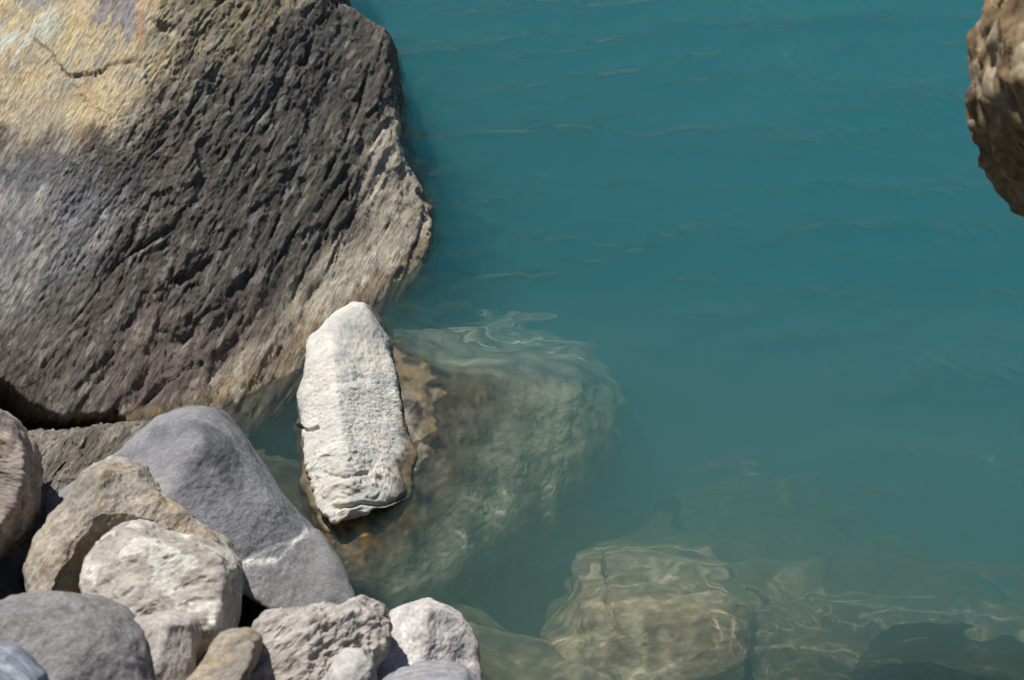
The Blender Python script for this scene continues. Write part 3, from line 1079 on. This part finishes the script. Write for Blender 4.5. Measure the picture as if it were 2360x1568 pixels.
RB = [(566, 1600), (576, 1530), (583, 1475), (597, 1436), (640, 1420), (690, 1413), (735, 1408), (770, 1414), (800, 1406), (835, 1398), (868, 1418), (889, 1456), (882, 1500), (855, 1540), (820, 1660), (570, 1700)]
rock('ribbed_rock', [lobe(RB, 0.42, 0.2, 0.3, k=-0.3, p=2.9, q=20, n=110, smooth=1.0, centre=(720, 1520), facets=[
    (cn(-0.25, 0.55, 0.80), (650, 1460, 0.50)), (cn(0.42, 0.45, 0.78), (810, 1460, 0.48)), (cn(0.0, 0.3, 0.95), (700, 1520, 0.56))])],
    'brownish grey rock with ragged diagonal ribs at the water edge',
    stone_material('ribbed_stone', math.radians(40), (0.4, 1, 1), 130, 0.4, 0.49, 80, 0.3, speck=0.15),
    std_disp(0.014, 6, 0.006, 22, 0.0024, 60, math.radians(40), (0.3, 1, 1), 530, ridge=0.012, ridgef=18),
    std_paint(S(178, 170, 163, 0.9), S(154, 146, 140, 0.85), math.radians(40), 7, (0.4, 1, 1), 535, c3=S(182, 176, 168, 0.8), t3=0.25))

PS = [(738, 1575), (765, 1530), (790, 1513), (832, 1508), (858, 1530), (866, 1570), (850, 1640), (750, 1640)]
rock('chalky_rock', [lobe(PS, 0.60, 0.10, 0.18, k=-0.3, p=2.6, n=60)],
    'small chalky grey rock before the ribbed rock on the bottom edge',
    stone_material('chalky_stone', 0.0, (0.8, 1, 1), 120, 0.28, 0.35, 80, 0.3),
    std_disp(0.012, 8, 0.0025, 22, 0.0016, 60, 0.5, (0.7, 1, 1), 540),
    std_paint(S(182, 178, 174, 0.9), S(164, 161, 158, 0.88), 0.0, 8, (0.8, 1, 1), 545))

RD = [(858, 1600), (866, 1535), (886, 1460), (905, 1425), (940, 1400), (985, 1392), (1030, 1404), (1065, 1430), (1092, 1475), (1106, 1520), (1112, 1580), (1090, 1700), (880, 1700)]
rock('rounded_rock', [lobe(RD, 0.20, 0.24, 0.3, k=-0.35, p=2.6, q=18, n=100, smooth=1.6, facets=[
    (cn(-0.10, 0.55, 0.83), (970, 1480, 0.285)), (cn(0.60, 0.40, 0.69), (1070, 1500, 0.22))])],
    'pale rounded rock at the end of the pile beside the water',
    stone_material('speckled_stone', math.radians(50), (0.8, 1, 1), 130, 0.35, 0.35, 80, 0.3, speck=0.25),
    std_disp(0.014, 6, 0.002, 20, 0.0016, 60, math.radians(50), (0.8, 1, 1), 550),
    std_paint(S(198, 194, 190, 0.95), S(178, 172, 168, 0.92), math.radians(50), 6, (0.8, 1, 1), 555), wet=dict(top=0.02), receiver=True)

BL = [(880, 1580), (915, 1555), (965, 1541), (1030, 1538), (1075, 1550), (1108, 1580), (1090, 1660), (900, 1660)]
rock('slate_rock', [lobe(BL, 0.48, 0.12, 0.2, k=-0.3, p=2.6, n=60)],
    'slate blue rock just showing along the bottom edge before the rounded rock',
    stone_material('slate_stone', math.radians(15), (0.5, 1, 1), 130, 0.35, 0.35, 80, 0.3),
    std_disp(0.01, 8, 0.002, 22, 0.0016, 60, math.radians(15), (0.5, 1, 1), 560),
    std_paint(S(150, 152, 160, 0.75), S(172, 168, 166, 0.75), math.radians(15), 8, (0.4, 1, 1), 565))

LE = [(-110, 950), (-20, 955), (12, 975), (36, 1010), (52, 1050), (56, 1090), (50, 1170), (36, 1235), (10, 1285), (-30, 1320), (-120, 1320)]
rock('brown_rock', [lobe(LE, 0.42, 0.16, 0.35, k=0.1, p=2.8, q=20, n=90, smooth=1.0, facets=[
    (cn(0.3, 0.55, 0.78), (15, 1030, 0.5)), (cn(0.15, 0.35, 0.92), (10, 1130, 0.52))])],
    'brown streaked rock cut by the left edge, below the boulder overhang',
    stone_material('brown_stone', math.radians(-15), (0.35, 1, 1), 130, 0.4, 0.42, 80, 0.3),
    std_disp(0.014, 6, 0.0045, 22, 0.0024, 60, math.radians(-15), (0.35, 1, 1), 570, ridge=0.006, ridgef=20),
    std_paint(S(172, 158, 144, 0.78), S(136, 126, 122, 0.72), math.radians(-15), 9, (0.35, 1, 1), 575))

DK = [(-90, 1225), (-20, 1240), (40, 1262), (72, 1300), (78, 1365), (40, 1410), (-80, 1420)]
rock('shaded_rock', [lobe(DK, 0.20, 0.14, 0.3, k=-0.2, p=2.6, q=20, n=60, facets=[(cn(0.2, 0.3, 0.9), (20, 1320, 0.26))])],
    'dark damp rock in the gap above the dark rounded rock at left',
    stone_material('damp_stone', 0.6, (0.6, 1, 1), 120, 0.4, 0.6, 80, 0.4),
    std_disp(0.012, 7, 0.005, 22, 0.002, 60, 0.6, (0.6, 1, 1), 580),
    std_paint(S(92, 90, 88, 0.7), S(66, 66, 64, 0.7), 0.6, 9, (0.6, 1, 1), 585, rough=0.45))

# ------------------------------------------------------------------ drowned rocks
def drowned(name, outline, label, zc, hf, hb, facets, n, c1, c2, c3, seed, centre=None, k=-1.19, p=3.2, cracks=(), refr=40, rough=1.0):
    def cr(W, N, px, py, O):
        L = local(W, O, 0)
        d = np.zeros(len(W))
        wob = 6 * fbm(L * 12, 3, seed + 3)
        for c in cracks:
            d -= 0.02 * np.exp(-(polydist(px + wob, py + wob, c) / 4.5) ** 2)
        return d
    return rock(name, [lobe(outline, zc, hf, hb, k=k, p=p, q=20, n=n, smooth=1.2, centre=centre, refr=refr, facets=facets)], label,
                stone_material(name + '_stone', 0.2, (0.7, 1, 1), 70, 0.3, 0.5, 60, 0.2),
                std_disp(0.03 * rough, 4, 0.010 * rough, 13, 0.003, 45, 0.2, (0.7, 1, 1), seed, ridge=0.008 * rough, ridgef=9) + [cr],
                std_paint(c1, c2, 0.2, 7, (0.7, 1, 1), seed + 5, c3=c3, t3=0.15, streak=0.2), receiver=True)


drowned('sunken_slab', [(1322, 1308), (1360, 1288), (1430, 1284), (1560, 1292), (1660, 1312), (1700, 1370), (1705, 1440), (1640, 1490), (1540, 1515), (1420, 1520), (1320, 1500), (1245, 1478), (1262, 1440), (1300, 1410), (1325, 1360)],
        'brown sunken slab netted with bright ripple light near the bottom edge', -0.42, 0.8, 0.5,
        [((0.10, -0.10, 0.98), (1480, 1440, -0.10)), ((0.35, -0.1, 0.92), (1620, 1440, -0.14)), ((-0.1, -0.5, 0.85), (1400, 1510, -0.2))], 110,
        S(184, 162, 130, 1.0), S(140, 122, 96, 0.95), S(200, 182, 150, 1.0), 600, cracks=[[(1390, 1360), (1400, 1430), (1430, 1500)]], refr=80, rough=0.6, p=2.5)
drowned('sunken_ledge', [(1640, 1330), (1740, 1300), (1850, 1300), (1960, 1340), (2060, 1400), (2100, 1460), (2000, 1540), (1850, 1570), (1700, 1550), (1630, 1460)],
        'dark sunken ledge stretching right of the bright slab', -0.6, 0.5, 0.5,
        [((0.05, -0.1, 0.98), (1850, 1440, -0.24))], 80,
        S(120, 110, 90, 0.9), S(92, 86, 70, 0.9), S(146, 134, 106, 0.9), 620, refr=160)
drowned('sunken_boulder', [(1440, 1290), (1490, 1210), (1560, 1140), (1680, 1120), (1850, 1150), (2010, 1210), (2120, 1280), (1980, 1340), (1700, 1350), (1500, 1340)],
        'faint sunken boulder behind the bright slab, fading into teal water', -1.0, 0.6, 0.5,
        [((0.1, 0.12, 0.98), (1700, 1250, -0.68))], 70,
        S(140, 132, 106, 0.9), S(112, 106, 86, 0.9), S(156, 146, 116, 0.9), 640, refr=200)
drowned('sunken_stone', [(1255, 1512), (1290, 1490), (1350, 1488), (1400, 1510), (1432, 1560), (1420, 1640), (1280, 1650), (1250, 1570)],
        'small sunken stone below the bright slab on the bottom edge', -0.38, 0.3, 0.3,
        [((0.0, -0.1, 0.98), (1340, 1560, -0.22))], 60,
        S(140, 132, 112, 0.9), S(106, 102, 88, 0.9), S(160, 148, 120, 0.9), 660, refr=50)

drowned('shadow_stand_in', [(1560, 1790), (1700, 1700), (1850, 1625), (1970, 1565), (2060, 1525), (2160, 1520), (2280, 1550), (2440, 1570), (2650, 1640), (2650, 1900), (1560, 1900)],  # added near-black rock, stands in for a shadow on the water
        'near-black sunken shape added in place of the shadow in the bottom right corner', -0.30, 0.44, 0.5,
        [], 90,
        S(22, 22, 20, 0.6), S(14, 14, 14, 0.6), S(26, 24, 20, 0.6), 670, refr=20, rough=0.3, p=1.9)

# ------------------------------------------------------------------ the near rock at the right edge (stands on the bank, leans into the picture)
C4 = 4.0
NR = [(2350, -80), (2338, 0), (2326, 80), (2320, 140), (2328, 190), (2352, 235), (2382, 285), (2420, 330), (2500, 400), (2640, 560), (2760, 1000), (2880, 1500), (2960, 2100), (2980, 2900), (3800, 3000), (3950, 1200), (3500, -100), (2900, -500), (2470, -320)]


def near_lobe():
    c = pd(2900, 600, 4.0)
    return lobe(NR, float(c[2]), 0.55, 0.9, k=0.25, p=2.6, q=30, n=150, smooth=0.3, centre=(2900, 600), facets=[
        (cn(-0.62, 0.45, 0.64), pd(2300, 200, 3.86)), (cn(-0.5, -0.5, 0.7), pd(2330, 430, 3.84))])


rock('near_boulder', [near_lobe()],
     'out-of-focus tan boulder jutting in at the upper right edge',
     stone_material('near_stone', math.radians(75), (0.5, 1, 1), 70, 0.4, 0.7, 60, 0.3, speck=0.1),
     std_disp(0.03, 4, 0.02, 13, 0.006, 40, math.radians(75), (0.55, 1, 1), 680, ridge=0.012, ridgef=10, pit=0.02, pitf=14),
     std_paint(S(176, 152, 114, 0.85), S(92, 70, 48, 0.75), math.radians(75), 9, (0.5, 1, 1), 690, c3=S(170, 156, 130, 0.85), t3=0.25, streak=0.35), cat='boulder')
